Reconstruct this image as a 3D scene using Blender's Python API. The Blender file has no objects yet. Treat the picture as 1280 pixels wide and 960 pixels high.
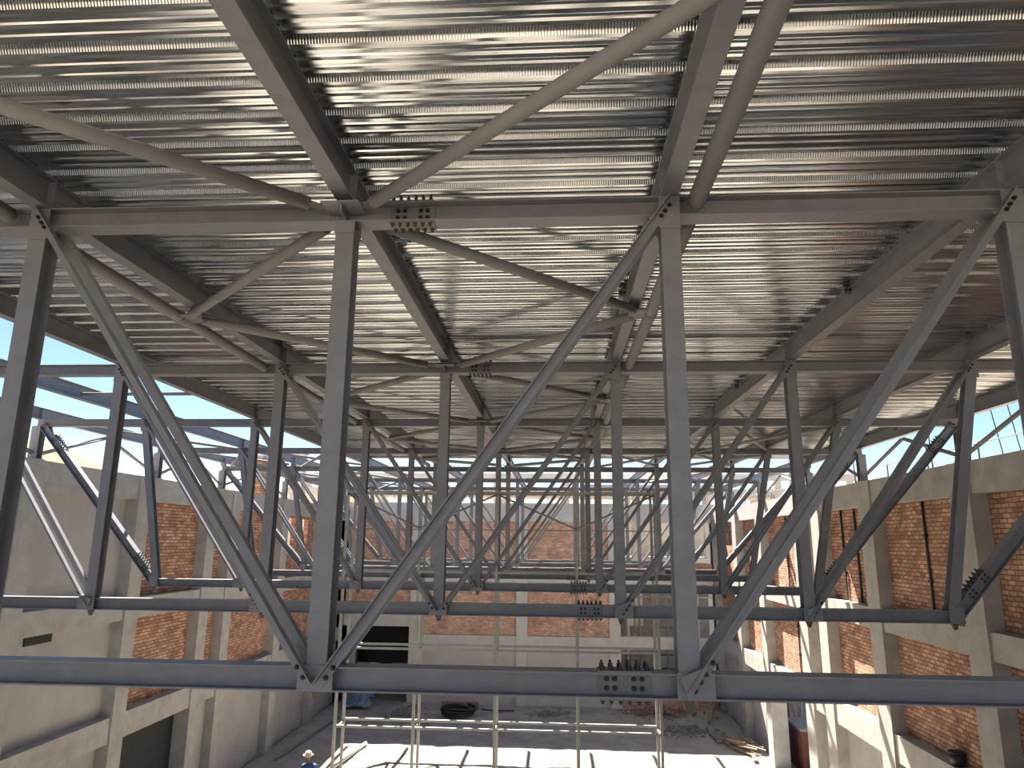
import bpy, math, random
from mathutils import Vector, Matrix
random.seed(7)
R = math.radians
sc = bpy.context.scene
COL = sc.collection
H = 8.5                                   # eye height above the hall floor; heights below are given from the eye
ORD = ['first', 'second', 'third', 'fourth', 'fifth', 'sixth', 'seventh', 'eighth', 'ninth', 'tenth']

# ------------------------------------------------------------------ materials
def new_mat(name):
    m = bpy.data.materials.new(name); m.use_nodes = True
    nt = m.node_tree; b = nt.nodes['Principled BSDF']
    return m, nt, b

def mat_plain(name, col, rough=.6, metal=0., var=.15, scale=3., bump=0., bscale=40., col2=None, stretch=None, spec=.5):
    m, nt, b = new_mat(name); N = nt.nodes.new; L = nt.links.new
    tc = N('ShaderNodeTexCoord'); src = tc.outputs['Object']
    if stretch:
        mp = N('ShaderNodeMapping'); mp.inputs['Scale'].default_value = stretch; L(src, mp.inputs['Vector']); src = mp.outputs['Vector']
    n = N('ShaderNodeTexNoise'); n.inputs['Scale'].default_value = scale; n.inputs['Detail'].default_value = 6; n.inputs['Roughness'].default_value = .65
    L(src, n.inputs['Vector'])
    cr = N('ShaderNodeValToRGB')
    c2 = col2 or [c * (1 - var) for c in col]; c1 = col if col2 else [min(1, c * (1 + var)) for c in col]
    cr.color_ramp.elements[0].position = .35; cr.color_ramp.elements[1].position = .68
    cr.color_ramp.elements[0].color = (*c2, 1); cr.color_ramp.elements[1].color = (*c1, 1)
    L(n.outputs['Fac'], cr.inputs['Fac']); L(cr.outputs['Color'], b.inputs['Base Color'])
    b.inputs['Roughness'].default_value = rough; b.inputs['Metallic'].default_value = metal
    b.inputs['Specular IOR Level'].default_value = spec
    if bump:
        n2 = N('ShaderNodeTexNoise'); n2.inputs['Scale'].default_value = bscale; n2.inputs['Detail'].default_value = 5
        L(src, n2.inputs['Vector'])
        bp = N('ShaderNodeBump'); bp.inputs['Strength'].default_value = 1; bp.inputs['Distance'].default_value = bump
        L(n2.outputs['Fac'], bp.inputs['Height']); L(bp.outputs['Normal'], b.inputs['Normal'])
    return m

def mat_brick(name, axis, c1, c2, mortar):
    m, nt, b = new_mat(name); N = nt.nodes.new; L = nt.links.new
    tc = N('ShaderNodeTexCoord'); sp = N('ShaderNodeSeparateXYZ'); cb = N('ShaderNodeCombineXYZ')
    L(tc.outputs['Object'], sp.inputs[0]); L(sp.outputs[axis], cb.inputs[0]); L(sp.outputs['Z'], cb.inputs[1])
    nd = N('ShaderNodeTexNoise'); nd.inputs['Scale'].default_value = 5; L(tc.outputs['Object'], nd.inputs['Vector'])
    mx = N('ShaderNodeMix'); mx.data_type = 'VECTOR'; mx.inputs['Factor'].default_value = .035
    L(cb.outputs[0], mx.inputs[4]); L(nd.outputs['Color'], mx.inputs[5])
    br = N('ShaderNodeTexBrick'); br.inputs['Scale'].default_value = 1; br.inputs['Brick Width'].default_value = .235
    br.inputs['Row Height'].default_value = .095; br.inputs['Mortar Size'].default_value = .014; br.inputs['Mortar Smooth'].default_value = .4
    br.inputs['Bias'].default_value = -.1
    br.inputs['Color1'].default_value = (*c1, 1); br.inputs['Color2'].default_value = (*c2, 1); br.inputs['Mortar'].default_value = (*mortar, 1)
    L(mx.outputs[1], br.inputs['Vector'])
    n = N('ShaderNodeTexNoise'); n.inputs['Scale'].default_value = 1.7; n.inputs['Detail'].default_value = 8; n.inputs['Roughness'].default_value = .7
    L(tc.outputs['Object'], n.inputs['Vector'])
    cr = N('ShaderNodeValToRGB'); cr.color_ramp.elements[0].position = .3; cr.color_ramp.elements[1].position = .75
    cr.color_ramp.elements[0].color = (.55, .5, .5, 1); cr.color_ramp.elements[1].color = (1.25, 1.2, 1.15, 1)
    L(n.outputs['Fac'], cr.inputs['Fac'])
    mu = N('ShaderNodeMix'); mu.data_type = 'RGBA'; mu.blend_type = 'MULTIPLY'; mu.inputs['Factor'].default_value = 1
    L(br.outputs['Color'], mu.inputs[6]); L(cr.outputs['Color'], mu.inputs[7]); L(mu.outputs[2], b.inputs['Base Color'])
    b.inputs['Roughness'].default_value = .9; b.inputs['Specular IOR Level'].default_value = .15
    n3 = N('ShaderNodeTexNoise'); n3.inputs['Scale'].default_value = 22; n3.inputs['Detail'].default_value = 4; L(tc.outputs['Object'], n3.inputs['Vector'])
    ad = N('ShaderNodeMath'); ad.operation = 'SUBTRACT'; L(n3.outputs['Fac'], ad.inputs[0]); L(br.outputs['Fac'], ad.inputs[1])
    bp = N('ShaderNodeBump'); bp.inputs['Strength'].default_value = 1; bp.inputs['Distance'].default_value = .03
    L(ad.outputs[0], bp.inputs['Height']); L(bp.outputs['Normal'], b.inputs['Normal'])
    return m

def mat_deck(name, ticks):
    m, nt, b = new_mat(name); N = nt.nodes.new; L = nt.links.new
    tc = N('ShaderNodeTexCoord'); mp = N('ShaderNodeMapping'); mp.inputs['Scale'].default_value = (.55, 9, 9)
    L(tc.outputs['Object'], mp.inputs['Vector'])
    n = N('ShaderNodeTexNoise'); n.inputs['Scale'].default_value = 1.2; n.inputs['Detail'].default_value = 7; n.inputs['Roughness'].default_value = .6
    L(mp.outputs['Vector'], n.inputs['Vector'])
    cr = N('ShaderNodeValToRGB'); cr.color_ramp.elements[0].position = .3; cr.color_ramp.elements[1].position = .7
    cr.color_ramp.elements[0].color = (.41, .42, .43, 1); cr.color_ramp.elements[1].color = (.69, .70, .70, 1)
    L(n.outputs['Fac'], cr.inputs['Fac']); L(cr.outputs['Color'], b.inputs['Base Color'])
    b.inputs['Metallic'].default_value = 1
    mr = N('ShaderNodeMapRange'); mr.inputs['To Min'].default_value = .24; mr.inputs['To Max'].default_value = .12
    L(n.outputs['Fac'], mr.inputs['Value']); L(mr.outputs[0], b.inputs['Roughness'])
    bp = N('ShaderNodeBump'); bp.inputs['Strength'].default_value = 1
    if ticks:
        sp = N('ShaderNodeSeparateXYZ'); L(tc.outputs['Object'], sp.inputs[0])
        mu = N('ShaderNodeMath'); mu.operation = 'MULTIPLY'; mu.inputs[1].default_value = 2 * math.pi / .0185; L(sp.outputs['X'], mu.inputs[0])
        si = N('ShaderNodeMath'); si.operation = 'SINE'; L(mu.outputs[0], si.inputs[0])
        bp.inputs['Distance'].default_value = .0012; L(si.outputs[0], bp.inputs['Height'])
    else:
        mp2 = N('ShaderNodeMapping'); mp2.inputs['Scale'].default_value = (.35, 14, 1); L(tc.outputs['Object'], mp2.inputs['Vector'])
        n2 = N('ShaderNodeTexNoise'); n2.inputs['Scale'].default_value = 1.5; n2.inputs['Detail'].default_value = 3; L(mp2.outputs['Vector'], n2.inputs['Vector'])
        bp.inputs['Distance'].default_value = .0022; L(n2.outputs['Fac'], bp.inputs['Height'])
    L(bp.outputs['Normal'], b.inputs['Normal'])
    return m

STEEL = mat_plain('grey_steel_paint', (.208, .205, .226), .42, var=.10, scale=4, bump=.0006, bscale=90, spec=.4)
STEEL2 = mat_plain('pale_steel_paint', (.30, .31, .325), .5, var=.08, scale=3, spec=.4)
BOLT = mat_plain('bolt_black', (.03, .03, .033), .5, metal=.3)
BOLTR = mat_plain('bolt_rust', (.09, .045, .03), .7)
TUBE = mat_plain('grey_tube_paint', (.235, .23, .232), .7, var=.08, scale=3, spec=.25)
LUG = mat_plain('dull_lug', (.10, .085, .075), .7)
PLATE = mat_plain('splice_steel', (.165, .166, .175), .5, var=.12, scale=9)
DECK = mat_deck('galvanised_deck', False)
DECKW = mat_deck('galvanised_deck_embossed', True)
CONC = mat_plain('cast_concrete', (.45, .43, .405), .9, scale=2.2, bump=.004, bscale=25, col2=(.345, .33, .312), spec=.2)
CONCD = mat_plain('dark_concrete', (.33, .305, .28), .9, scale=1.6, bump=.004, bscale=25, col2=(.235, .22, .205), spec=.2)  # darker tone than the cast concrete
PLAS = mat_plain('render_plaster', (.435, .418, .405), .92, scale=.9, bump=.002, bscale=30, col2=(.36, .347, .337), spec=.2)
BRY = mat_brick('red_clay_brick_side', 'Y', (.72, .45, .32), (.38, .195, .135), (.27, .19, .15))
BRX = mat_brick('red_clay_brick_brightened', 'X', (.95, .65, .49), (.68, .39, .27), (.60, .48, .39))  # lighter than the side brick: far-end brightness put into the colour
BLOCKER = mat_plain('light_block_charcoal', (.07, .072, .078), .8)  # kept dark so the added rear wall returns little light
DARK = mat_plain('opening_shade', (.012, .014, .018), .7)  # near-black standing in for the shade inside openings
GALV = mat_plain('galvanised_tube', (.36, .35, .32), .45, metal=.25, var=.12, scale=5)
GALVD = mat_plain('scaffold_steel', (.25, .24, .235), .5, metal=.2, var=.12, scale=5)
RED = mat_plain('red_paint', (.13, .04, .034), .6)
WOOD = mat_plain('raw_timber', (.32, .25, .18), .85, var=.25, scale=6)
WOODR = mat_plain('orange_timber', (.34, .19, .11), .85, var=.2, scale=6)
HOSE = mat_plain('black_rubber', (.025, .025, .028), .55)
TARP = mat_plain('blue_tarp', (.16, .24, .30), .6, var=.2, scale=4)
RUB = mat_plain('broken_brick', (.30, .20, .16), .95, var=.3, scale=9, bump=.03, bscale=9)
RUBG = mat_plain('grey_rubble', (.27, .25, .235), .95, var=.25, scale=5, bump=.03, bscale=8)
SKIN = mat_plain('skin', (.22, .115, .07), .6, var=.05)
HAT = mat_plain('cream_felt', (.75, .66, .50), .8, var=.08)
JACK = mat_plain('blue_cloth', (.035, .075, .19), .85, var=.15, scale=12)
TROU = mat_plain('dark_cloth', (.02, .022, .035), .9, var=.15, scale=12)
BOOT = mat_plain('boot_leather', (.03, .022, .018), .6)
HILL = mat_plain('dry_grass_hill', (.30, .225, .15), 1, scale=.05, col2=(.23, .185, .125), spec=.05)
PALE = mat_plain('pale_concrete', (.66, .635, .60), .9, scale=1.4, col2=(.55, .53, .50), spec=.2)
PALE2 = mat_plain('brightened_plaster', (.60, .57, .53), .92, scale=.9, col2=(.50, .475, .445), spec=.2)  # back wall plaster, brightened in its colour for the far end
ROOFM = mat_plain('tan_roof', (.42, .33, .24), .85, var=.1, scale=2)
GROUND = mat_plain('dry_ground', (.46, .40, .31), .95, scale=.12, col2=(.36, .31, .25), bump=.02, bscale=3, spec=.1)

def mat_floor():
    m = mat_plain('dusty_floor', (.50, .46, .39), .95, scale=.9, col2=(.34, .315, .28), bump=.012, bscale=9, spec=.1)
    return m
FLOOR = mat_floor()

# ------------------------------------------------------------------ mesh helpers
class MB:
    def __init__(s): s.v = []; s.f = []; s.sm = []; s.mi = []
    def add(s, vs, fs, smooth=None, mi=0):
        o = len(s.v); s.v += [Vector(v) for v in vs]
        for i, f in enumerate(fs):
            s.f.append([o + k for k in f]); s.sm.append(bool(smooth and smooth[i])); s.mi.append(mi)
        return s
    def box(s, x0, x1, y0, y1, z0, z1):
        v = [(x, y, z) for x in (x0, x1) for y in (y0, y1) for z in (z0, z1)]
        return s.add(v, [(0, 1, 3, 2), (4, 6, 7, 5), (0, 4, 5, 1), (2, 3, 7, 6), (0, 2, 6, 4), (1, 5, 7, 3)])
    def ext(s, prof, p0, p1, u, smooth=False):
        """sweep a closed outline (a along u, b along w x u) from p0 to p1"""
        p0 = Vector(p0); p1 = Vector(p1); w = (p1 - p0).normalized(); u = Vector(u); u = (u - u.dot(w) * w).normalized(); t = w.cross(u)
        n = len(prof); vs = [p + u * a + t * b for p in (p0, p1) for a, b in prof]
        fs = [[i, (i + 1) % n, n + (i + 1) % n, n + i] for i in range(n)] + [list(range(n))[::-1], list(range(n, 2 * n))]
        return s.add(vs, fs, [smooth] * n + [False, False])
    def tube(s, p0, p1, r, n=14, r1=None):
        p0 = Vector(p0); p1 = Vector(p1); w = (p1 - p0).normalized()
        u = Vector((0, 0, 1)) if abs(w.z) < .9 else Vector((1, 0, 0)); u = (u - u.dot(w) * w).normalized(); t = w.cross(u); r1 = r if r1 is None else r1
        vs = [p + (u * math.cos(2 * math.pi * i / n) + t * math.sin(2 * math.pi * i / n)) * q for p, q in ((p0, r), (p1, r1)) for i in range(n)]
        fs = [[i, (i + 1) % n, n + (i + 1) % n, n + i] for i in range(n)] + [list(range(n))[::-1], list(range(n, 2 * n))]
        return s.add(vs, fs, [True] * n + [False, False])
    def path(s, pts, r, n=8):
        pts = [Vector(p) for p in pts]; rings = []; t0 = None
        for i, p in enumerate(pts):
            w = (pts[min(i + 1, len(pts) - 1)] - pts[max(i - 1, 0)]).normalized()
            if t0 is None: t0 = w.orthogonal().normalized()
            t0 = (t0 - t0.dot(w) * w).normalized(); b = w.cross(t0); rr = r[i] if isinstance(r, (list, tuple)) else r
            rings.append([p + (t0 * math.cos(2 * math.pi * k / n) + b * math.sin(2 * math.pi * k / n)) * rr for k in range(n)])
        vs = [v for ri in rings for v in ri]; fs = []
        for i in range(len(rings) - 1):
            fs += [[i * n + k, i * n + (k + 1) % n, (i + 1) * n + (k + 1) % n, (i + 1) * n + k] for k in range(n)]
        sm = [True] * len(fs) + [False, False]
        fs += [list(range(n))[::-1], [(len(rings) - 1) * n + k for k in range(n)]]
        return s.add(vs, fs, sm)
    def build(s, name, mat, parent=None, origin=None, world=False):
        """verts are in eye-based heights unless world"""
        off = Vector((0, 0, 0 if world else H)); vs = [v + off for v in s.v]
        if origin is None:
            if parent is not None: org = wloc(parent)
            else:
                org = Vector([(min(v[k] for v in vs) + max(v[k] for v in vs)) / 2 for k in (0, 1)] + [min(v.z for v in vs)])
        else: org = Vector(origin) + off
        me = bpy.data.meshes.new(name); me.from_pydata([v - org for v in vs], [], s.f)
        for p, a, mi in zip(me.polygons, s.sm, s.mi): p.use_smooth = a; p.material_index = mi
        for mm in (mat if isinstance(mat, (list, tuple)) else [mat]): me.materials.append(mm)
        me.update()
        o = bpy.data.objects.new(name, me); COL.objects.link(o)
        if parent is not None:
            o.parent = parent; o.location = org - wloc(parent)
        else: o.location = org
        WL[o.name] = org
        return o
WL = {}
def wloc(o): return WL[o.name]
def empty(name, loc):
    o = bpy.data.objects.new(name, None); COL.objects.link(o); p = Vector(loc) + Vector((0, 0, H)); o.location = p; WL[o.name] = p; o.empty_display_size = .2
    return o
def tag(o, label=None, cat=None, group=None, kind=None):
    if label: o['label'] = label
    if cat: o['category'] = cat
    if group: o['group'] = group
    if kind: o['kind'] = kind
    return o
def Hs(d, b, tw=.008, tf=.011):
    """H section outline: depth d along u, width b across"""
    a, c, t = d / 2, b / 2, tw / 2
    return [(-a, -c), (-a + tf, -c), (-a + tf, -t), (a - tf, -t), (a - tf, -c), (a, -c), (a, c), (a - tf, c), (a - tf, t), (-a + tf, t), (-a + tf, c), (-a, c)]
def Ls(a, t, sx=1, sy=1):
    p = [(0, 0), (a, 0), (a, t), (t, t), (t, a), (0, a)]
    p = [(x * sx, y * sy) for x, y in p]
    return p if sx * sy > 0 else p[::-1]

# bolt: washer + hex head + shank end, axis +z, base at origin
def bolt_mesh(name, hh, mat):
    mb = MB(); mb.tube((0, 0, 0), (0, 0, .004), .0185, 12); mb.tube((0, 0, .004), (0, 0, .004 + hh * .55), .0145, 6); mb.tube((0, 0, .004 + hh * .55), (0, 0, .004 + hh), .009, 8)
    me = bpy.data.meshes.new(name); me.from_pydata(mb.v, [], mb.f); me.materials.append(mat); return me
B_SHORT = bolt_mesh('bolt_short', .024, BOLT); B_LONG = bolt_mesh('bolt_long', .045, BOLT); B_RUST = bolt_mesh('bolt_rusty', .026, BOLTR)
def bolt(parent, pos, d, me=None):
    o = bpy.data.objects.new('bolt', me or B_SHORT); COL.objects.link(o); o.parent = parent
    o.location = Vector(pos) + Vector((0, 0, H)) - wloc(parent); o.rotation_mode = 'QUATERNION'; o.rotation_quaternion = Vector(d).to_track_quat('Z', 'Y')
    return o

# ------------------------------------------------------------------ camera, light, sky
cam = bpy.data.cameras.new('camera'); co = bpy.data.objects.new('camera', cam); COL.objects.link(co)
cam.sensor_fit = 'HORIZONTAL'; cam.sensor_width = 36; cam.lens = 880.74 / 1280 * 36; cam.clip_end = 3000; cam.clip_start = .05
pi_, ya_, ro_ = .2197, .0639, .0098
cp, sp_, cy, sy = math.cos(pi_), math.sin(pi_), math.cos(ya_), math.sin(ya_)
fw = Vector((-sy * cp, cy * cp, sp_)); rt = Vector((cy, sy, 0)); up = rt.cross(fw)
r2 = rt * math.cos(ro_) + up * math.sin(ro_); u2 = up * math.cos(ro_) - rt * math.sin(ro_)
M = Matrix((r2, u2, -fw)).transposed().to_4x4(); M.translation = (0, 0, H); co.matrix_world = M
sc.camera = co

SUN = Vector((-.27, .74, 1)).normalized()
sl = bpy.data.lights.new('sun', 'SUN'); sl.energy = 7.5; sl.angle = R(.55); sl.color = (1, .93, .82)
so = bpy.data.objects.new('sun', sl); COL.objects.link(so); so.rotation_mode = 'QUATERNION'; so.rotation_quaternion = SUN.to_track_quat('Z', 'Y'); so.location = (-20, 60, 60)
w = bpy.data.worlds.new('sky'); sc.world = w; w.use_nodes = True; nt = w.node_tree
sk = nt.nodes.new('ShaderNodeTexSky'); sk.sky_type = 'NISHITA'; sk.sun_disc = False; sk.sun_elevation = math.asin(SUN.z); sk.sun_rotation = math.atan2(SUN.x, SUN.y)
sk.altitude = 1500; sk.air_density = 1.0; sk.dust_density = 0; sk.ozone_density = 1.5
nt.links.new(sk.outputs[0], nt.nodes['Background'].inputs[0]); nt.nodes['Background'].inputs[1].default_value = .05
vs = sc.view_settings; vs.view_transform = 'Standard'; vs.look = 'None'; vs.gamma = 1; vs.use_curve_mapping = False; vs.exposure = 1.92
try:
    sc.cycles.max_bounces = 8; sc.cycles.diffuse_bounces = 5; sc.cycles.glossy_bounces = 4
    sc.cycles.use_denoising = True
except Exception: pass

# ------------------------------------------------------------------ trusses
X0, BW = -1.664, 2.548
HD, HW = .1634, .0875                        # chord depth, half width
ZT, ZB = 2.4665, -.857                       # underside of top chord, top of bottom chord
nx = lambda i: X0 + BW * i
TY = [5.17, 10.32, 15.32, 20.32, 24.5, 30.4, 35.3]
TNAME = ['nearest', 'second', 'third', 'fourth', 'fifth', 'sixth', 'farthest']
TLAB = ['nearest grey steel roof truss, spanning the whole foreground',
        'second grey steel roof truss, just behind the nearest one',
        'third grey steel roof truss, midway under the metal deck',
        'fourth grey steel roof truss, behind the third',
        'fifth grey steel roof truss, below the far edge of the metal deck',
        'sixth steel roof truss, sunlit and first beyond the metal deck',
        'farthest steel roof truss, sunlit and closest to the back wall']
XE = 2.753                                   # bottom end node, in panels

def plate(mb_name, x0, x1, y0, y1, z0, z1, root, mat=STEEL):
    return MB().box(x0, x1, y0, y1, z0, z1).build(mb_name, mat, root)

def splice(root, x, ztop, y, detail, rust=False):
    e = .18; zb = ztop - HD; t = .012
    pl = [MB().box(x - e, x + e, y - HW + .004, y + HW - .004, ztop, ztop + t).build('splice_plate', PLATE, root),
          MB().box(x - e, x + e, y - HW + .004, y + HW - .004, zb - t, zb).build('splice_plate', PLATE, root)]
    for s in (-1, 1):
        pl.append(MB().box(x - e, x + e, min(y + s * .004, y + s * .016), max(y + s * .004, y + s * .016), zb + .018, ztop - .018).build('splice_plate', PLATE, root))
    if not detail: return
    xs = [x - .15 + .06 * k for k in range(6)]
    for xx in xs:
        for yy in (y - .055, y + .055):
            bolt(pl[0], (xx, yy, ztop + t), (0, 0, 1), B_LONG); bolt(pl[1], (xx, yy, zb - t), (0, 0, -1), B_RUST if rust else B_SHORT)
    for xx in (x - .12, x - .065, x + .065, x + .12):
        for zz in (zb + .055, ztop - .05):
            bolt(pl[2], (xx, y - .016, zz), (0, -1, 0))

def truss(k, y, zt=ZT):
    det = k < 3
    mat = STEEL
    root = empty('roof_truss', (X0, y, ZB - HD)); tag(root, TLAB[k], 'roof truss')
    ztop = zt + HD; zbb = ZB - HD
    # chords
    MB().ext(Hs(HD, 2 * HW), (nx(-4) - .05, y, zt + HD / 2), (nx(4) + .05, y, zt + HD / 2), (0, 0, 1)).build('top_chord', mat, root)
    xl, xr = X0 - XE * BW, X0 + XE * BW
    MB().ext(Hs(HD, 2 * HW), (xl, y, ZB - HD / 2), (xr, y, ZB - HD / 2), (0, 0, 1)).build('bottom_chord', mat, root)
    splice(root, -1.14, ztop, y, det, True); splice(root, .455, ZB, y, det)
    # posts
    for i in range(-2, 3):
        MB().ext(Hs(.165, .145), (nx(i), y, ZB), (nx(i), y, zt), (0, 1, 0)).build('post', mat, root)
    for s in (-1, 1):
        MB().ext(Hs(.145, .142), (X0 + s * (XE * BW - .02), y, ZB), (nx(3 * s), y, zt), (0, 1, 0)).build('end_post', mat, root)
    # double angle diagonals, outstanding leg on the upper edge
    def diag(xb, xt, zb_, zt_):
        s = 1 if xt > xb else -1
        for fy in (-1, 1):
            yy = y + fy * (HW + .007)
            p0 = Vector((xb, yy, zb_)); p1 = Vector((xt, yy, zt_)); wv = (p1 - p0).normalized()
            nrm = Vector((-wv.z * s, 0, wv.x * s));  nrm = nrm if nrm.z > 0 else -nrm      # upper edge direction in the truss plane
            a, t = .072, .009
            # outline in (nrm, fy*y): corner at upper edge next to the gusset
            c = [(.034, 0), (.034, a), (.034 - t, a), (.034 - t, t), (-.034, t), (-.034, 0)]
            vs_ = [p + nrm * q + Vector((0, fy * b_, 0)) for p in (p0, p1) for q, b_ in c]
            n = 6; fs = [[i, (i + 1) % n, n + (i + 1) % n, n + i] for i in range(n)] + [list(range(n))[::-1], list(range(n, 2 * n))]
            d = MB().add(vs_, fs).build('diagonal_angle', mat, root)
            if det:
                for q, pp in (((.07, p0), (.15, p0)) if abs(xb - nx(0)) < .1 else ((.03, p0), (.10, p0), (.16, p0), (.25, p0))) + ((-.06, p1), (-.12, p1), (-.17, p1)):
                    c0 = pp + wv * q - nrm * .012; bolt(d, (c0.x, yy + fy * .009, c0.z), (0, fy, 0))
    for s in (-1, 1):
        for i in range(3):
            diag(nx(0) + s * (i * BW + (.03 if i == 0 else .0)), nx(0) + s * ((i + 1) * BW + .02), ZB - .118, zt + HD - .03)
        # end diagonals: heavier H section, spliced at both ends
        pb = Vector((X0 + s * (XE * BW + .0), y, ZB - HD / 2)); ptp = Vector((nx(4 * s) - s * .1, y, zt + HD * .3)); wv = (ptp - pb).normalized()
        MB().ext(Hs(.16, 2 * HW), pb, ptp, (-wv.z, 0, wv.x)).build('end_diagonal', mat, root)
        nrm = Vector((-wv.z, 0, wv.x)); nrm = nrm if nrm.z > 0 else -nrm
        for q in (.55, (ptp - pb).length - .62):
            c0 = pb + wv * q
            f = MB().ext([(.080, -HW + .004), (.092, -HW + .004), (.092, HW - .004), (.080, HW - .004)], c0 - wv * .22, c0 + wv * .22, nrm).build('splice_plate', PLATE, root)
            g = MB().ext([(-.06, .004), (.06, .004), (.06, .016), (-.06, .016)] if (wv.cross(nrm)).y < 0 else [(-.06, -.016), (.06, -.016), (.06, -.004), (-.06, -.004)], c0 - wv * .22, c0 + wv * .22, nrm).build('splice_plate', PLATE, root)
            if k < 4:
                for j in range(6):
                    pj = c0 + wv * (-.17 + .068 * j)
                    for yy in (-.055, .055): bolt(f, pj + nrm * .092 + Vector((0, yy, 0)), nrm, B_LONG if k < 3 else B_SHORT)
                    if j in (0, 1, 4, 5):
                        for zz in (-.03, .03): bolt(g, pj + nrm * zz + Vector((0, -.016, 0)), (0, -1, 0))
    # gusset plates on both faces of every node
    for i in range(-3, 4):
        s = (i > 0) - (i < 0)
        xb = nx(i) if abs(i) < 3 else X0 + s * XE * BW
        for fy in (-1, 1):
            ya, yb = sorted((y + fy * (HW - .003), y + fy * (HW + .006)))
            a0, a1 = (-.125, .125) if i == 0 else ((-.085, .165) if s > 0 else (-.165, .085))
            if abs(i) < 3: MB().box(xb + a0, xb + a1, ya, yb, zbb + .002, ZB + .01).build('gusset_plate', mat, root)
            else: MB().box(xb - .1, xb + .1, ya, yb, zbb + .002, ZB + .05).build('gusset_plate', mat, root)
            if i and abs(i) < 3:
                yq = y + fy * (HW + .055); tri = [(xb - s * .07, ZB - .012), (xb + s * .125, ZB + .07), (xb - s * .02, ZB - .158)]
                vs_ = [(q, yy, z) for yy in (yq - .005, yq + .005) for q, z in tri]
                MB().add(vs_, [(0, 1, 2), (5, 4, 3), (0, 3, 4, 1), (1, 4, 5, 2), (2, 5, 3, 0)]).build('stiffener_plate', mat, root)
            if i:
                g0, g1 = (-.20, .085) if s > 0 else (-.085, .20)
                pts = [(g0 + .06 if s > 0 else g0, zt - .015), (g0 + .02 if s > 0 else g0, ztop - .002), (g1, ztop - .002), (g1, zt - .015)]
                if s > 0: out = [(nx(i) - .17, zt - .02), (nx(i) - .07, zt - .11), (nx(i) + .075, zt - .11), (nx(i) + .075, ztop - .002), (nx(i) - .085, ztop - .002), (nx(i) - .085, zt + .02)]
                else: out = [(2 * nx(i) - q, z) for q, z in [(nx(i) - .17, zt - .02), (nx(i) - .07, zt - .11), (nx(i) + .075, zt - .11), (nx(i) + .075, ztop - .002), (nx(i) - .085, ztop - .002), (nx(i) - .085, zt + .02)]][::-1]
                n = len(out); vs_ = [(q, yy, z) for yy in (ya, yb) for q, z in out]
                MB().add(vs_, [[j, (j + 1) % n, n + (j + 1) % n, n + j] for j in range(n)] + [list(range(n))[::-1], list(range(n, 2 * n))]).build('gusset_plate', mat, root)
            else:
                MB().box(nx(0) - .08, nx(0) + .08, ya, yb, zt - .1, zt + .0).build('gusset_plate', mat, root)
        # lug under the bottom node
        MB().add([(xb - .045, y - .03, zbb), (xb + .045, y - .03, zbb), (xb + .045, y + .03, zbb), (xb - .045, y + .03, zbb),
                  (xb - .018, y - .015, zbb - .085), (xb + .018, y - .015, zbb - .085), (xb + .018, y + .015, zbb - .085), (xb - .018, y + .015, zbb - .085)],
                 [(0, 1, 5, 4), (1, 2, 6, 5), (2, 3, 7, 6), (3, 0, 4, 7), (4, 5, 6, 7), (3, 2, 1, 0)]).build('lug', LUG, root)
    if zt < ZT - .01:
        for i in range(-4, 5): MB().box(nx(i) - .07, nx(i) + .07, y - .08, y + .08, ztop, ZT + HD).build('packer', mat, root)
    # bearing stubs standing on the side walls
    for s in (-1, 1):
        x = nx(4 * s)
        MB().ext(Hs(.2, .2), (x, y, 1.72), (x, y, zt), (0, 1, 0)).build('bearing_stub', mat, root)
        MB().box(x - .13, x + .13, y - .13, y + .13, 1.72, 1.74).build('base_plate', mat, root)
    return root
for k, y in enumerate(TY): truss(k, y, ZT - (.11 if k == 4 else 0))

# ------------------------------------------------------------------ joists on top of the trusses
JZ0, JZ1 = ZT + HD, 2.895
YS = [.2] + TY + [40.2]
LINE = ['along left wall', 'on second line from left wall', 'under left deck edge', 'on fourth line from left wall',
        'on truss middle line', 'on first line right of middle', 'on second line right of middle', 'on second line from right wall', 'along right wall']
BAYN = ['before nearest truss', 'between nearest and second truss', 'between second and third truss', 'between third and fourth truss',
        'between fourth and fifth truss', 'between fifth and sixth truss', 'between sixth and farthest truss', 'behind farthest truss']
for b in range(8):
    for li, i in enumerate(range(-4, 5)):
        if b == 0 and abs(i + .5) > 3: continue
        y0, y1 = YS[b], YS[b + 1]
        r = empty('roof_joist', (nx(i), (y0 + y1) / 2, JZ0))
        tag(r, f'roof joist {LINE[li]}, {BAYN[b]}', 'roof joist')
        zc = (JZ0 + JZ1) / 2
        MB().ext(Hs(JZ1 - JZ0, .135), (nx(i), y0 + .003, zc), (nx(i), y1 - .003, zc), (0, 0, 1)).build('beam', STEEL, r)
        if b < 5:
            for s in (-1, 1):
                MB().box(nx(i) + min(s * .0045, s * .066), nx(i) + max(s * .0045, s * .066), y1 - .055, y1 - .045, JZ0 + .011, JZ1 - .011).build('stiffener', STEEL, r)
            ym = (y0 + y1) / 2 + .1
            c = MB().box(nx(i) - .15, nx(i) - .068, ym - .02, ym + .05, JZ1 - .11, JZ1 - .02).build('cleat', PLATE, r)
            if b < 3:
                for q in (0, .045): bolt(c, (nx(i) - .13 + q, ym - .02, JZ1 - .06), (0, -1, 0))

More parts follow.
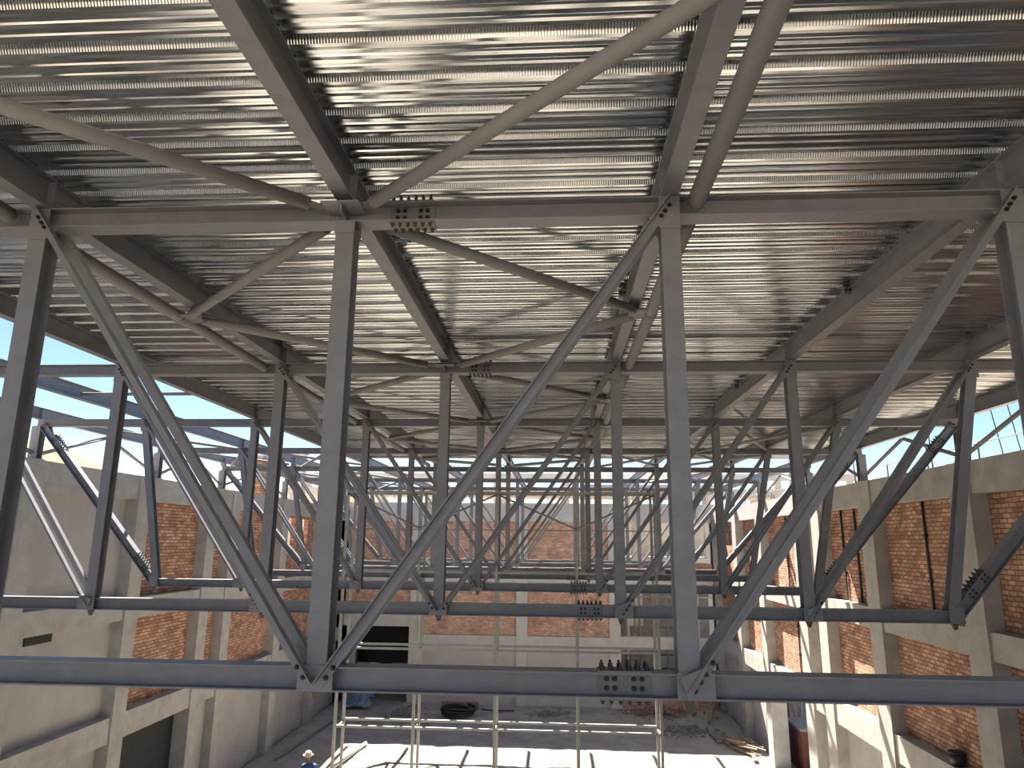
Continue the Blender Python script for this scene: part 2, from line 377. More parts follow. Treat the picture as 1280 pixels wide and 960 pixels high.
# ------------------------------------------------------------------ tubes in the roof plane
def tube_thing(p0, p1, r, label, mat=TUBE, name='bracing_tube', ends=True):
    p0 = Vector(p0); p1 = Vector(p1); w_ = (p1 - p0).normalized()
    root = empty(name, (p0 + p1) / 2); tag(root, label, 'bracing tube')
    MB().tube(p0, p1, r, 40).build('tube', mat, root)
    if ends:
        for p, s in ((p0, -1), (p1, 1)):
            t = w_.cross(Vector((0, 0, 1))).normalized(); a = p - w_ * s * .05; e = p + w_ * s * .13
            vs_ = [q + t * x_ + Vector((0, 0, z_)) for q, wd in ((a, .055), (e, .04)) for x_ in (-wd, wd) for z_ in (-.006, .006)]
            MB().add(vs_, [(0, 1, 3, 2), (4, 6, 7, 5), (0, 4, 5, 1), (2, 3, 7, 6), (0, 2, 6, 4), (1, 5, 7, 3)]).build('end_plate', PLATE, root)
    return root
ZC = 2.56
XLT, XRT = -4.45, 1.08
BN = ['before nearest truss', 'behind nearest truss', 'behind second truss', 'behind third truss', 'behind fourth truss']
for b in range(5):
    y0, y1 = YS[b], YS[b + 1]; ym = (y0 + y1) / 2
    for x, sd in ((XLT, 'left'), (XRT, 'right')):
        tube_thing((x, y0 + HW + .03, ZC), (x, y1 - HW - .03, ZC), .068, f'long round tube running away beside {sd} joist, {BN[b]}', ends=False)
    for x, sd in ((XLT, 'left'), (XRT, 'right')):
        s = 1 if x > X0 else -1
        if b > 0: 
            tube_thing((nx(0) + s * .26, y0 + .22, ZC), (x - s * .2, ym - .12, ZC), .052, f'diagonal tube from truss middle out to {sd} long tube, {BN[b]}')
        tube_thing((x - s * .2, ym + .12, ZC), (nx(0) + s * .26, y1 - .22, ZC), .052, f'diagonal tube from {sd} long tube back to truss middle, {BN[b]}')
        # clamp plates where the diagonals meet the long tube
# hub brackets at the truss middle
for k in range(5):
    y = TY[k]; z0 = ZC
    for fy, nm in ((-1, 'front'), (1, 'rear')):
        r = empty('hub_bracket', (nx(0), y + fy * .17, z0)); tag(r, f'welded bracket joining bracing tubes on the {nm} of the {TNAME[k]} truss at its middle', 'bracket')
        ya, yb = sorted((y + fy * .02, y + fy * .26))
        MB().box(nx(0) - .15, nx(0) + .15, ya, yb, z0 - .012, z0).build('flat_plate', STEEL, r)
        ya, yb = sorted((y + fy * .02, y + fy * .22))
        MB().box(nx(0) - .006, nx(0) + .006, ya, yb, z0 - .07, z0 - .012).build('rib', STEEL, r)
for b in range(5):
    ym = (YS[b] + YS[b + 1]) / 2
    for x, sd in ((XLT, 'left'), (XRT, 'right')):
        s = 1 if x > X0 else -1
        r = empty('clamp_bracket', (x - s * .12, ym, ZC)); tag(r, f'bracket on the {sd} long tube where diagonals meet, {BN[b]}', 'bracket')
        xa, xb = sorted((x - s * .05, x - s * .25))
        MB().box(xa, xb, ym - .17, ym + .17, ZC - .02, ZC - .008).build('flat_plate', PLATE, r)
        MB().tube((x, ym - .06, ZC), (x, ym + .06, ZC), .076, 16).build('collar', PLATE, r)
# far right roof bracing and open left bays
def xbrace(b, i0, i1, where):
    y0, y1 = YS[b] + .2, YS[b + 1] - .2
    tube_thing((nx(i0) + .36, y0, 2.58), (nx(i1) - .1, y1, 2.58), .04, f'thin roof tube leaning right going back, {where}', ends=False)
    tube_thing((nx(i1) - .1, y0, 2.49), (nx(i0) + .36, y1, 2.49), .04, f'thin roof tube leaning left going back, {where}', ends=False)
xbrace(3, 2, 3, 'right side behind the third truss'); xbrace(4, 1, 2, 'right of middle behind the fourth truss'); xbrace(4, 2, 3, 'right side behind the fourth truss')
xbrace(3, -4, -3, 'open left bay behind the third truss'); xbrace(4, -4, -3, 'open left bay behind the fourth truss'); xbrace(4, -3, -2, 'second left bay behind the fourth truss')
xbrace(5, -4, -3, 'open left bay behind the fifth truss'); xbrace(5, -3, -2, 'second left bay behind the fifth truss'); xbrace(5, 2, 3, 'right side behind the fifth truss'); xbrace(6, -3, -2, 'second left bay behind the sixth truss')
tube_thing((nx(-3) + .07, 12.9, 2.72), (nx(-2) - .07, 12.9, 2.72), .035, 'thin cross strut between two joists in the open left bay', ends=False)
# K bracing between the bearing stubs on each wall
for k in (1, 2, 3, 4):
    ya, yb = TY[k], TY[k + 1]; ym = (ya + yb) / 2
    for i, sd in ((-4, 'left'), (4, 'right')):
        x = nx(i)
        tube_thing((x, ya + .14, 1.86), (x, ym - .06, 2.55), .045, f'short strut on {sd} wall top rising from {TNAME[k]} truss bearing', ends=False, name='wall_brace')
        tube_thing((x, ym + .06, 2.55), (x, yb - .14, 1.86), .045, f'short strut on {sd} wall top falling to {TNAME[k + 1]} truss bearing', ends=False, name='wall_brace')

# ------------------------------------------------------------------ metal deck
DZ = JZ1 + .002; P = .36
prof = [(0, 0), (.030, .003), (.058, 0), (.066, .009), (.080, .009), (.088, 0), (.125, .004), (.155, 0), (.163, .009), (.177, .009), (.185, 0), (.215, .003), (.240, 0), (.264, .058), (.302, .058), (.333, 0)]
ticks = {12, 14}
mb = MB(); yy = -3.22; vs_, fs, mi = [], [], []
pts = []
while yy < 25.2:
    for j, (a, z) in enumerate(prof): pts.append((yy + a, DZ + z, 1 if j in ticks else 0))
    yy += P
XA, XB = nx(-2) - .1, nx(4) + .12
for a, z, _ in pts: vs_ += [(XA, a, z), (XB, a, z)]
mb.v = [Vector(v) for v in vs_]
for q in range(len(pts) - 1):
    mb.f.append([2 * q, 2 * q + 2, 2 * q + 3, 2 * q + 1]); mb.sm.append(False); mb.mi.append(pts[q][2])
deck = mb.build('ceiling', [DECK, DECKW]); tag(deck, 'ribbed galvanised metal roof deck lying on the joists', 'ceiling', kind='structure')
sol = deck.modifiers.new('sheet', 'SOLIDIFY'); sol.thickness = .0016; sol.offset = 1

# ------------------------------------------------------------------ floor and ground
def struct(mb, name, mat, label, cat, parent=None):
    return tag(mb.build(name, mat, parent), label, cat, kind='structure')
fl = MB(); NX, NY = 60, 120
xs = [-11.9 + 20.6 * i / NX for i in range(NX + 1)]; ys = [-10 + 50.4 * j / NY for j in range(NY + 1)]
from mathutils import noise
fv = [(x, y, -8.5 + .05 * noise.noise(Vector((x * .5, y * .5, 0))) * (1 if y > 18 else .3) + .025 * noise.noise(Vector((x * 2.3, y * 2.3, 4)))) for y in ys for x in xs]
fl.add(fv, [[j * (NX + 1) + i, j * (NX + 1) + i + 1, (j + 1) * (NX + 1) + i + 1, (j + 1) * (NX + 1) + i] for j in range(NY) for i in range(NX)], [True] * (NX * NY))
struct(fl, 'floor', FLOOR, 'dusty bare concrete floor of the hall', 'floor')
struct(MB().box(-600, 600, -300, 900, -9.2, -8.62), 'ground', GROUND, 'dry ground around the building', 'ground')

# ------------------------------------------------------------------ side walls
LV = {'u': (-1.65, 1.05), 'm': (-4.65, -2.2), 'l': (-8.55, -5.3)}
BEAMS = [(1.05, 1.72), (-2.2, -1.65), (-5.3, -4.65)]
def side_wall(name, label, s, face, cols, bays):
    """s = +1 for the right wall (face towards -x), -1 for the left"""
    root = empty(name, (face + s * .3, 20, -8.5)); tag(root, label, 'wall', kind='structure')
    X = lambda d: face + s * d
    bx = lambda d0, d1, y0, y1, z0, z1: MB().box(min(X(d0), X(d1)), max(X(d0), X(d1)), y0, y1, z0, z1)
    for y0, y1 in cols: bx(0, .62, y0, y1, -8.6, 1.72).build('concrete_column', CONC, root)
    for n, (a, b) in enumerate(zip(cols[:-1], cols[1:])):
        y0, y1 = a[1], b[0]
        for bi, (z0, z1) in enumerate(BEAMS):
            if bi in bays.get((n, 'nobeam'), ()): continue
            bx(.05, .6, y0, y1, z0, z1).build('ring_beam', CONC, root)
        for lv, (z0, z1) in LV.items():
            kd = bays.get((n, lv), bays.get(lv))
            if kd == 'brick': bx(.36, .58, y0, y1, z0, z1).build('brick_panel', BRY, root)
            elif kd == 'plaster': bx(.33, .58, y0, y1, z0, z1).build('plaster_panel', PLAS, root)
            elif kd == 'door_opening':
                bx(.50, .58, y0, y1, z0, z1).build('doorway_shade', DARK, root)  # near-black sheet stands in for the shade of an open doorway
            elif kd == 'windows':
                hs = [(y0 + .9, y0 + 1.8), (y0 + 2.7, y0 + 3.5)]; za, zb = -.25, .95
                bx(.36, .58, y0, y1, z0, za).build('brick_panel', BRY, root); bx(.36, .58, y0, y1, zb, z1).build('brick_panel', BRY, root)
                e = [y0] + [q for h_ in hs for q in h_] + [y1]
                for q in range(0, len(e), 2): bx(.36, .58, e[q], e[q + 1], za, zb).build('brick_panel', BRY, root)
    return root
LC = [(-5.2, -4.6), (-.2, .4), (4.9, 5.5), (9.95, 10.55), (14.95, 15.55), (19.42, 20.02), (23.6, 24.2), (25.35, 25.95), (30.2, 30.9), (35.2, 35.85), (40.0, 40.6)]
lb = {'u': 'brick', 'm': 'brick', 'l': 'plaster'}
for n in range(5):
    for lv in 'uml': lb[(n, lv)] = 'plaster'
lb[(5, 'l')] = 'door_opening'; lb[(8, 'u')] = 'windows'
side_wall('wall_left', 'left hall wall of concrete columns, plaster and brick panels', -1, -11.75, LC, lb)
RC = [(-5.2, -4.5), (-.2, .5), (4.8, 5.5), (9.9, 10.6), (15.15, 15.9), (19.85, 20.6), (23.8, 24.5), (25.6, 26.4), (30.6, 31.3), (34.7, 35.4), (39.7, 40.4)]
rb = {'u': 'brick', 'm': 'brick', 'l': 'plaster', (7, 'l'): 'open', (4, 'l'): 'brick'}
side_wall('wall_right', 'right hall wall of concrete columns with red brick panels', 1, 8.45, RC, rb)
# dark plate for the shade inside the left plaster slot, conduits on the right brick
tag(MB().box(-12.09, -12.05, 16.15, 17.05, -2.44, -2.21).build('slot_shade', DARK), 'small dark plate painted as slot shade in left plaster wall just under the ring beam', 'slot')
cn = 0
for y, z0, z1, wh in ((17.75, -1.62, 1.03, 'right brick panel between second and third truss ends'), (21.75, -1.62, 1.03, 'nearer of two on right brick behind fourth truss'),
                      (22.75, -1.62, 1.03, 'farther of two on right brick behind fourth truss'), (28.2, -1.62, 1.03, 'far right upper brick panel beyond the deck'),
                      (27.6, -4.62, -2.22, 'far right middle brick panel beyond the deck')):
    r = empty('conduit', (8.76, y, z0)); tag(r, f'thin black vertical conduit on {wh}', 'conduit')
    MB().tube((8.775, y, z0), (8.775, y, z1), .028, 10).build('pipe', HOSE, r)
    for q in (.3, .7):
        zz = z0 + (z1 - z0) * q; MB().box(8.74, 8.81, y - .06, y + .06, zz - .03, zz + .03).build('clip', HOSE, r)

# unseen low wall added behind the viewer to hold back light
root = empty('light_block_wall', (-1.6, -9.6, -8.5)); tag(root, 'unseen dark wall added behind the viewer to hold back light', 'wall', kind='structure')
MB().box(-12.3, 9.0, -9.9, -9.5, -8.6, -1.5).build('light_block_panel', BLOCKER, root)
# ------------------------------------------------------------------ back wall
root = empty('wall_back', (-1.6, 40.5, -8.5)); tag(root, 'back hall wall of concrete columns with brick panels and a dark doorway', 'wall', kind='structure')
BC = [(-12.2, -11.75), (-8.05, -7.45), (-2.2, -1.6), (2.82, 3.4), (8.45, 9.05)]
for x0, x1 in BC: MB().box(x0, x1, 40.0, 40.6, -8.6, 2.1).build('concrete_column', PALE, root)  # lighter concrete here, the far end's brightness put into its colour
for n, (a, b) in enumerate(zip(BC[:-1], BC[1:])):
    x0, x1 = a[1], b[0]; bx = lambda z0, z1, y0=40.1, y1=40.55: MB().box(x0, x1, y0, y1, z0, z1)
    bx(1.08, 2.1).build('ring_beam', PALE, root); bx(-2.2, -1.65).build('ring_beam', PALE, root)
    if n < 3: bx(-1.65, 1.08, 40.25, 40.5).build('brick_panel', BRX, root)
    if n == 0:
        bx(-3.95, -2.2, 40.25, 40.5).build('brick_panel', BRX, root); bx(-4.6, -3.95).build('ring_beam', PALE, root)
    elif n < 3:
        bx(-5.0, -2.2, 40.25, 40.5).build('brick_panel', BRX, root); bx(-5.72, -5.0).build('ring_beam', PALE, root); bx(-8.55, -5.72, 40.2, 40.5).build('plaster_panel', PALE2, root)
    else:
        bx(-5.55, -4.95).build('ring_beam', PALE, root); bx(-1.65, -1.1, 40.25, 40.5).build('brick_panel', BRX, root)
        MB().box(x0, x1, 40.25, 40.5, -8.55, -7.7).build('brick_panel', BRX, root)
# room behind the doorway and framed building beyond
room = empty('back_room', (-9.8, 44, -8.5)); tag(room, 'dark room behind the back wall doorway', 'room', kind='structure')
MB().box(-14, -7.2, 40.6, 47.2, -4.4, -4.1).build('roof_slab', CONCD, room)
MB().box(-7.4, -7.1, 40.6, 47.2, -8.6, -4.4).build('side_wall', CONCD, room); MB().box(-14.1, -13.8, 40.6, 47.2, -8.6, -4.4).build('side_wall', CONCD, room)
MB().box(-13.8, -7.4, 47.0, 47.2, -8.6, -7.95).build('rear_wall', DARK, room); MB().box(-13.8, -7.4, 47.0, 47.2, -7.6, -4.4).build('rear_wall', DARK, room)  # near-black colour puts the room's shade onto its rear wall
MB().box(-11.2, -10.5, 47.0, 47.2, -7.95, -7.6).build('rear_wall', DARK, room)
fr = empty('framed_building', (-1, 48, -8.5)); tag(fr, 'pale unfinished concrete frame building standing behind the back wall', 'building')
for i in range(9):
    x = -17 + 4.4 * i
    for y in (45.5, 51): MB().box(x - .22, x + .22, y - .22, y + .22, -8.6, 4.3).build('concrete_column', PALE, fr)
MB().box(-17.6, 18.6, 45.2, 51.4, 2.95, 3.32).build('floor_slab', PALE, fr)
MB().box(1.4, 9.6, 40.7, 45.2, 2.95, 3.2).build('sun_block_slab', PALE, fr)  # slab added to keep a sun patch off the hall floor
MB().box(-17.6, 18.6, 45.2, 51.4, -1.2, -.9).build('floor_slab', PALE, fr)
MB().box(-17.6, 18.6, 45.2, 45.6, 3.85, 4.25).build('edge_beam', PALE, fr)
MB().box(-17.6, 18.6, 51.1, 51.4, -.9, 1.6).build('parapet', PALE, fr)
MB().box(-17.6, 18.6, 51.1, 51.4, -8.6, -1.2).build('rear_wall', CONCD, fr)
MB().box(-17.6, 18.6, 51.1, 51.4, 4.3, 4.75).build('roof_edge', PALE, fr)
# guard rail along the back wall top
def guard_rail(name, label, pts, h=.75, mat=GALVD, rails=(.4, .75)):
    r = empty(name, pts[0]); tag(r, label, 'guard rail')
    for p in pts: MB().tube(p, (p[0], p[1], p[2] + h), .018, 8).build('upright', mat, r)
    for q in rails: MB().path([(p[0], p[1], p[2] + q) for p in pts], .011, 6).build('rail', mat, r)
    return r
guard_rail('guard_rail', 'thin guard rail along the top of the right wall', [(8.9, 7 + 2.1 * i, 1.72) for i in range(15)], .45, GALVD, (.4,))
guard_rail('guard_rail', 'thin guard rail along the top of the back wall', [(-11.5 + 2.2 * i, 40.45, 2.1) for i in range(10)], .55, GALVD, (.28, .52))
for i, (y, hh) in enumerate(((13.7, 1.5), (17.2, 1.6), (21.6, 1.5), (23.2, 1.5), (27.5, 1.6))):
    r = tag(MB().tube((8.85, y, 1.72), (8.85, y + .04, 1.72 + hh), .018, 8).build('rebar_rod', GALVD), f'upright steel rod on top of the right wall, {ORD[i]} counting from the near end', 'rod')
for i, x in enumerate((14.9, 15.5)):
    tag(MB().path([(x, 24 + .2 * j, 1.0 + .9 * j) for j in range(8)], .018, 6).build('hanging_cable', HOSE), f'thin dark cable against the sky beyond the right wall, the {"left" if i == 0 else "right"} of two', 'cable')

# ------------------------------------------------------------------ scaffold frame in the middle of the hall
sf = empty('scaffold', (-1.66, 20.4, -8.5)); tag(sf, 'tall pale tube scaffold frame standing on the hall floor', 'scaffold')
SX = [-5.93, -3.82, -1.66, .55, 2.7]; SZ = [-7.2, -4.85, -2.87, -.85, 1.34]
q = .036
for yv in (20.0, 20.8):
    for x in SX: MB().box(x - q, x + q, yv - q, yv + q, -8.52, 1.42).build('standard', GALV, sf)
    for z in SZ:
        for a, b in zip(SX[:-1], SX[1:]): MB().box(a + q, b - q, yv - .03, yv + .03, z - .03, z + .03).build('ledger', GALV, sf)
for x in SX:
    for z in SZ: MB().tube((x, 20.0 + q, z - .06), (x, 20.8 - q, z - .06), .024, 8).build('transom', GALV, sf)
MB().box(SX[0], SX[-1], 19.935, 19.962, .29, .32).build('guard_bar', GALVD, sf)
zz_ = [(SX[0], 1.28), (SX[1], .33), (SX[2], 1.28), (SX[3], .33), (SX[4], 1.28)]
for (xa, za), (xb, zb) in zip(zz_[:-1], zz_[1:]): MB().tube((xa, 19.94, za), (xb, 19.94, zb), .026, 8).build('brace', GALVD, sf)

# ------------------------------------------------------------------ things on the floor
GZ = -8.47
hz = MB(); pts = []
for k in range(150):
    a = k * .26; rr = .66 + .09 * math.sin(a * .37) + .05 * math.sin(a * 1.7); pts.append((-4.95 + rr * 1.1 * math.cos(a), 37.6 + rr * .95 * math.sin(a), GZ + .08 + .30 * k / 150 + .03 * math.sin(a * 2.3)))
tag(hz.path(pts, .06, 8).build('coiled_hose', HOSE), 'black coiled hose lying on floor near the back wall', 'hose')
tag(MB().box(-6.0, -4.1, 39.0, 39.3, GZ + .0, GZ + .28).build('timber_beam', WOODR), 'orange timber beam on floor behind the coiled hose', 'timber')
tag(MB().path([(-3.9, 38.7, GZ + .05), (-3.0, 38.5, GZ + .04), (-2.2, 38.65, GZ + .04)], .035).build('steel_rod', HOSE), 'dark rod on floor right of the coiled hose', 'rod')
tp = MB(); n = 8
tv = [(-11.2 + 1.5 * i / n + .15 * math.sin(j), 38.2 + 1.5 * j / n, GZ + .12 + .95 * math.exp(-((i - 5) ** 2 + (j - 5) ** 2) / 9.) + .12 * noise.noise(Vector((i * .9, j * .9, 2)))) for j in range(n + 1) for i in range(n + 1)]
tp.add(tv, [[j * (n + 1) + i, j * (n + 1) + i + 1, (j + 1) * (n + 1) + i + 1, (j + 1) * (n + 1) + i] for j in range(n) for i in range(n)])
tpo = tp.build('tarpaulin', TARP); tag(tpo, 'crumpled blue grey tarpaulin over a heap in the back left corner', 'tarpaulin'); s_ = tpo.modifiers.new('thick', 'SOLIDIFY'); s_.thickness = .03
tag(MB().tube((-8.1, 32.0, GZ + .06), (-8.5, 28.6, GZ + .08), .085, 10).build('timber_pole', GALV), 'long pale pole lying on sunlit floor left of the scaffold', 'pole')
tag(MB().tube((-11.1, 29.6, GZ + .04), (-10.6, 36.3, GZ + .04), .06, 10).build('steel_pipe', GALVD), 'dark pipe on floor along the foot of the left wall', 'pipe')
def heap(name, mat, cx, cy, rx, ry, h, seed, label, n_=220, s=.13):
    rnd = random.Random(seed); mb = MB()
    for _ in range(n_):
        a = rnd.random() * 6.283; rr = min(1.5, abs(rnd.gauss(0, .55))); x = cx + rx * rr * math.cos(a); y = cy + ry * rr * math.sin(a); z = GZ + h * max(0, 1 - rr) * rnd.uniform(.6, 1)
        e = [rnd.uniform(.3, 1.3) * s for _ in range(3)]; m = Matrix.Rotation(rnd.random() * 6, 3, 'Z') @ Matrix.Rotation(rnd.uniform(-.7, .7), 3, 'X')
        vs_ = [m @ Vector((sx * e[0], sy * e[1] * .6, sz * e[2] * .5)) + Vector((x, y, z)) for sx in (-1, 1) for sy in (-1, 1) for sz in (-1, 1)]
        mb.add(vs_, [(0, 1, 3, 2), (4, 6, 7, 5), (0, 4, 5, 1), (2, 3, 7, 6), (0, 2, 6, 4), (1, 5, 7, 3)])
    return tag(mb.build(name, mat), label, 'rubble', kind='stuff')
heap('brick_rubble', RUB, 5.2, 38.9, 2.2, .9, .4, 1, 'heap of broken red brick at the foot of the back wall', 260, .085)
heap('grey_rubble', RUBG, 6.0, 35.6, 1.2, 1.2, .22, 2, 'low dark rubble patch on floor right of centre', 160, .08)
heap('floor_debris', RUBG, -7.6, 37.8, 1.0, 1.6, .10, 3, 'scattered stones and dust in front of the dark doorway', 260, .06)
heap('floor_debris', RUBG, -.4, 38.3, 1.1, 1.0, .06, 4, 'scattered small stones along the foot of the plastered back wall', 160, .05)
tag(MB().tube((7.3, 37.2, GZ + .05), (8.2, 39.4, GZ + .9), .09, 8).build('timber_pole', WOOD), 'pale pole leaning up over the rubble in the far right corner', 'pole')
for i in range(9):
    x = 7.0 + .12 * i; a = R(100 + 8 * random.uniform(-3, 3)); c = Vector((x, 35.2 + random.uniform(-.8, .8) - .35 * i, GZ + .04 + .012 * (i % 3))); d = Vector((math.cos(a), math.sin(a), 0)) * random.uniform(.5, 1.1)
    o = MB().ext([(-.02, -.09), (.02, -.09), (.02, .09), (-.02, .09)], c - d, c + d, (0, 0, 1)).build('timber_board', WOOD)
    tag(o, 'weathered board strewn on shaded floor near the right wall', 'board', 'strewn boards by the right wall')
for i in range(16):
    c = Vector((7.75 + random.uniform(-.4, .3), 32.7 + random.uniform(-.6, .6), GZ + .05 + .022 * i)); a = R(random.uniform(112, 150)); d = Vector((math.cos(a), math.sin(a), random.uniform(-.08, .08))) * random.uniform(.4, .75)
    o = MB().ext([(-.025, -.035), (.025, -.035), (.025, .035), (-.025, .035)], c - d, c + d, (0, 0, 1)).build('timber_stick', WOOD)
    tag(o, 'thin timber stick in the heap beside the sunlit right column', 'stick', 'heap of timber sticks')
dr = empty('black_basin', (8.62, 17.25, -4.65)); tag(dr, 'black round basin on the lower ledge of the right wall', 'basin')
MB().tube((8.66, 17.25, -4.65), (8.66, 17.25, -4.38), .13, 20, .17).build('bowl', HOSE, dr); MB().tube((8.66, 17.25, -4.39), (8.66, 17.25, -4.365), .185, 20).build('rim', HOSE, dr)
# clutter behind the right wall opening
tag(MB().tube((9.6, 32.3, -8.6), (9.6, 32.3, -4.0), .06, 10).build('red_prop', RED), 'red upright prop seen through the right wall opening', 'prop')
cl = empty('red_container', (10.4, 31.4, -8.6)); tag(cl, 'dull red site container behind the right wall opening', 'container')
MB().box(9.45, 11.5, 30.3, 32.1, -8.6, -7.1).build('body', RED, cl); MB().box(9.41, 11.54, 30.26, 32.14, -7.1, -7.0).build('roof_rim', GALVD, cl)
for k in range(7):
    y = 32.9 + .75 * k; p = (10.2 + .25 * k, y, -8.6)
    tag(MB().tube(p, (p[0] + .35 * ((k % 2) * 2 - 1), y + .25, -4.6), .035, 8).build('steel_prop', GALVD), f'grey steel prop leaning behind the right wall opening, {ORD[k]} from the near side', 'prop')
# props and stores in the open bay right of the back wall
for k in range(6):
    x = 4.0 + .8 * k; tag(MB().tube((x, 43.5, -8.6), (x, 43.5, -1.2), .06, 8).build('steel_prop', GALVD), f'upright steel prop behind the open back bay, {ORD[k]} from the left', 'prop')
for k in range(3):
    z = (-4.1, -3.1, -7.2)[k]; tag(MB().tube((3.2, 43.4, z), (9.4, 43.4, z), .05, 8).build('scaffold_pole', GALV), f'horizontal pole behind the open back bay, {["middle", "topmost", "lowest"][k]} of three', 'pole')
hb = empty('stored_boards', (5.6, 44.6, -8.6)); tag(hb, 'grey stacked formwork behind the open back bay', 'formwork')
for k in range(5): MB().box(4.2 + .05 * k, 7.6 - .12 * k, 44.0, 45.1, -8.6 + .75 * k, -8.6 + .75 * k + .68).build('panel', GALVD, hb)

# ------------------------------------------------------------------ person in a hat
def skin_obj(name, verts, edges, radii, mat, parent, sub=2):
    me = bpy.data.meshes.new(name); org = wloc(parent)
    me.from_pydata([Vector(v) for v in verts], edges, []); o = bpy.data.objects.new(name, me); COL.objects.link(o); o.parent = parent; WL[o.name] = org
    md = o.modifiers.new('Skin', 'SKIN'); md.use_smooth_shade = True
    for i, sv in enumerate(me.skin_vertices[0].data):
        r = radii[i]; sv.radius = r if isinstance(r, tuple) else (r, r); sv.use_root = (i == 0)
    sd = o.modifiers.new('Sub', 'SUBSURF'); sd.levels = sub; sd.render_levels = sub
    me.materials.append(mat); return o
PX, PY = -7.83, 24.2
pr = empty('person', (PX, PY, -8.47)); tag(pr, 'person in blue jacket and cream hat stooping over work on the floor', 'person')
# local frame: +x right in view, y away from camera, z up; body leans forward to the left, seen from behind
V_ = [(0, 0, .93), (-.05, .02, 1.13), (-.10, .05, 1.32), (-.13, .07, 1.45), (-.16, .10, 1.53), (-.18, .12, 1.63), (-.18, .12, 1.70)]
E_ = [(i, i + 1) for i in range(6)]; Rr = [(.15, .12), (.14, .11), (.165, .12), (.09, .08), (.055, .055), (.085, .095), (.07, .08)]
def limb(parent_i, pts, rad):
    p = parent_i
    for v, r in zip(pts, rad): V_.append(v); Rr.append(r); E_.append((p, len(V_) - 1)); p = len(V_) - 1
    return p
hips = []
for s in (-1, 1):
    e = limb(0, [(s * .10, .0, .86), (s * .12, .03 * s, .50), (s * .13, -.02 * s, .10), (s * .14, .10, .035)], [.09, .062, .045, .04])
    h = limb(2, [(-.10 + s * .19, .05, 1.38), (-.12 + s * .27, .02 + .02 * s, 1.12), (-.22 + s * .22, .22, .96), (-.23 + s * .21, .28, .93)], [.062, .05, .037, .034])
    hx, hy, hz_ = V_[h]
    for f in range(4):
        o_ = (f - 1.5) * .021; limb(h, [(hx + o_, hy + .06, hz_ - .01), (hx + o_, hy + .10 + .008 * (f in (1, 2)), hz_ - .045), (hx + o_, hy + .095, hz_ - .075)], [.011, .0095, .008])
    limb(h, [(hx - s * .045, hy + .03, hz_ - .01), (hx - s * .055, hy + .065, hz_ - .04)], [.012, .009])
skin_obj('body', V_, E_, Rr, SKIN, pr)
jv = [(0, 0, .90), (-.05, .02, 1.13), (-.10, .05, 1.34), (-.13, .07, 1.46)]; je = [(0, 1), (1, 2), (2, 3)]; jr = [(.175, .145), (.17, .14), (.20, .15), (.09, .085)]
for s in (-1, 1):
    b = len(jv); jv += [(-.10 + s * .20, .05, 1.38), (-.12 + s * .27, .02 + .02 * s, 1.12), (-.21 + s * .225, .19, .98)]; jr += [.085, .07, .052]; je += [(2, b), (b, b + 1), (b + 1, b + 2)]
skin_obj('jacket', jv, je, jr, JACK, pr)
tv_ = [(0, 0, .95)]; te = []; tr = [(.165, .135)]
for s in (-1, 1):
    b = len(tv_); tv_ += [(s * .10, 0, .84), (s * .12, .03 * s, .50), (s * .13, -.02 * s, .13)]; tr += [.11, .085, .07]; te += [(0, b), (b, b + 1), (b + 1, b + 2)]
skin_obj('trousers', tv_, te, tr, TROU, pr)
for s in (-1, 1): skin_obj('boot', [(s * .13, -.05 - .02 * s, .06), (s * .135, .04, .05), (s * .14, .16, .04)], [(0, 1), (1, 2)], [.055, .055, .045], BOOT, pr)
hm = MB(); n = 20
rings = [(.165, 1.675), (.17, 1.69), (.105, 1.705), (.10, 1.76), (.075, 1.80), (.02, 1.805)]
hv = [(-.19 + r * math.cos(6.2832 * i / n), .13 + r * 1.1 * math.sin(6.2832 * i / n), z + (.012 * math.cos(2 * 6.2832 * i / n) if r > .15 else 0)) for r, z in rings for i in range(n)]
hm.add(hv, [[k * n + i, k * n + (i + 1) % n, (k + 1) * n + (i + 1) % n, (k + 1) * n + i] for k in range(len(rings) - 1) for i in range(n)] + [list(range(n))[::-1], [(len(rings) - 1) * n + i for i in range(n)]], [True] * (n * (len(rings) - 1)) + [False, False])
me = bpy.data.meshes.new('hat'); me.from_pydata(hm.v, [], hm.f); me.materials.append(HAT)
for p, a in zip(me.polygons, hm.sm): p.use_smooth = a
ho = bpy.data.objects.new('hat', me); COL.objects.link(ho); ho.parent = pr

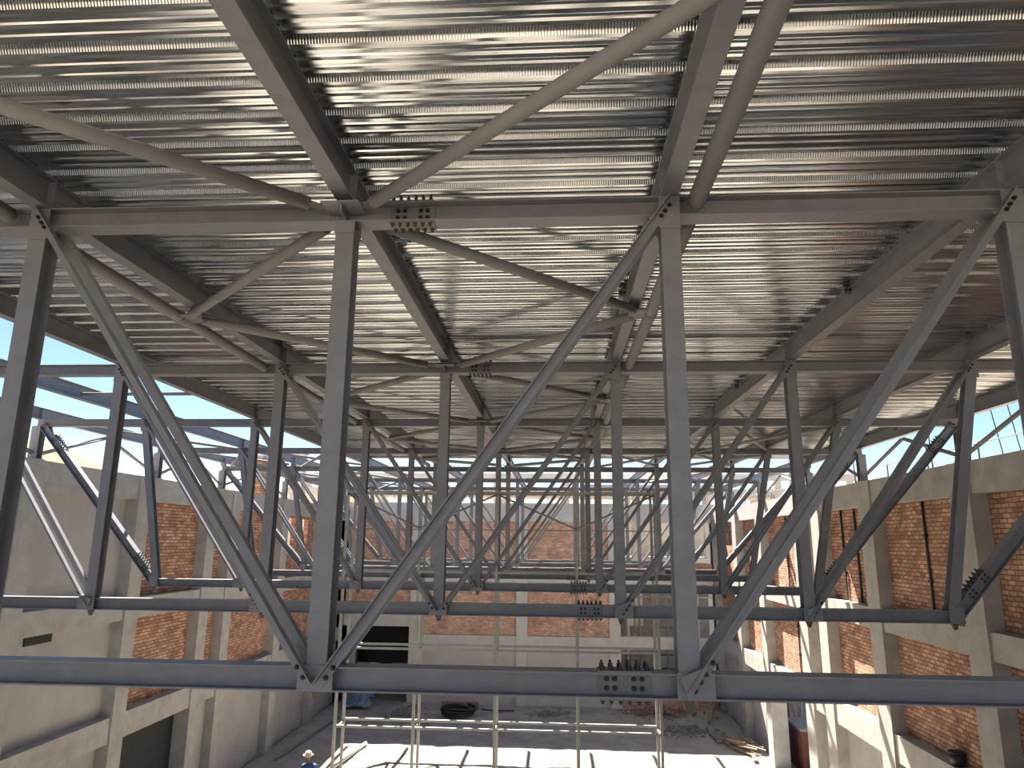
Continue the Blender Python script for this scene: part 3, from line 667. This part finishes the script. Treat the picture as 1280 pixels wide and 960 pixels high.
# ------------------------------------------------------------------ beyond the walls
hl = MB(); NXh, NYh = 70, 16
hv = []
for j in range(NYh + 1):
    for i in range(NXh + 1):
        x = -330 + 330 * i / NXh; y = 150 + 130 * j / NYh; t = j / NYh
        prof_ = math.sin(math.pi * min(1, t * .9)) ** .8
        hgt = (46 * math.exp(-((x + 190) / 60) ** 2) + 27 * math.exp(-((x + 60) / 14) ** 2)) * prof_
        hv.append((x, y, -10 + hgt + 2.2 * noise.noise(Vector((x * .03, y * .03, 1))) * prof_))
hl.add(hv, [[j * (NXh + 1) + i, j * (NXh + 1) + i + 1, (j + 1) * (NXh + 1) + i + 1, (j + 1) * (NXh + 1) + i] for j in range(NYh) for i in range(NXh)], [True] * (NXh * NYh))
tag(hl.build('hill', HILL), 'dry tan hill rising far beyond the left wall', 'hill', kind='structure')
def house(cx, cy, w_, d_, z1, label, roof=True):
    r = empty('house', (cx, cy, -8.6)); tag(r, label, 'house')
    MB().box(cx - w_ / 2, cx + w_ / 2, cy - d_ / 2, cy + d_ / 2, -8.6, z1).build('walls', PALE, r)
    MB().add([(cx - w_ / 2 - .4, cy - d_ / 2 - .4, z1), (cx + w_ / 2 + .4, cy - d_ / 2 - .4, z1), (cx + w_ / 2 + .4, cy + d_ / 2 + .4, z1), (cx - w_ / 2 - .4, cy + d_ / 2 + .4, z1), (cx - w_ / 2 - .4, cy, z1 + 1.6), (cx + w_ / 2 + .4, cy, z1 + 1.6)],
             [(0, 1, 5, 4), (2, 3, 4, 5), (1, 2, 5), (3, 0, 4), (3, 2, 1, 0)]).build('roof', ROOFM, r)
    for k in range(3): MB().box(cx - w_ / 2 + w_ * (k + .3) / 3, cx - w_ / 2 + w_ * (k + .7) / 3, cy - d_ / 2 - .03, cy - d_ / 2 + .03, z1 - 2.0, z1 - .8).build('window', DARK, r)
house(-37, 48, 12, 8, 2.6, 'pale house with tan roof beyond the left wall, nearer of two')
house(-30, 66, 12, 8, 4.0, 'pale house with tan roof beyond the left wall, farther of two')
for i, (x, y, z1) in enumerate(((-13.6, 31.5, 3.6), (-13.6, 36.6, 4.4))):
    r = empty('brick_pillar', (x, y, -8.6)); tag(r, f'unfinished pale brick pillar rising behind the left wall, {["nearer", "farther"][i]} of two', 'pillar')
    MB().box(x - .3, x + .3, y - .3, y + .3, -8.6, z1).build('shaft', BRY if i == 0 else PALE, r); MB().box(x - .36, x + .36, y - .36, y + .36, z1, z1 + .1).build('cap', CONC, r)
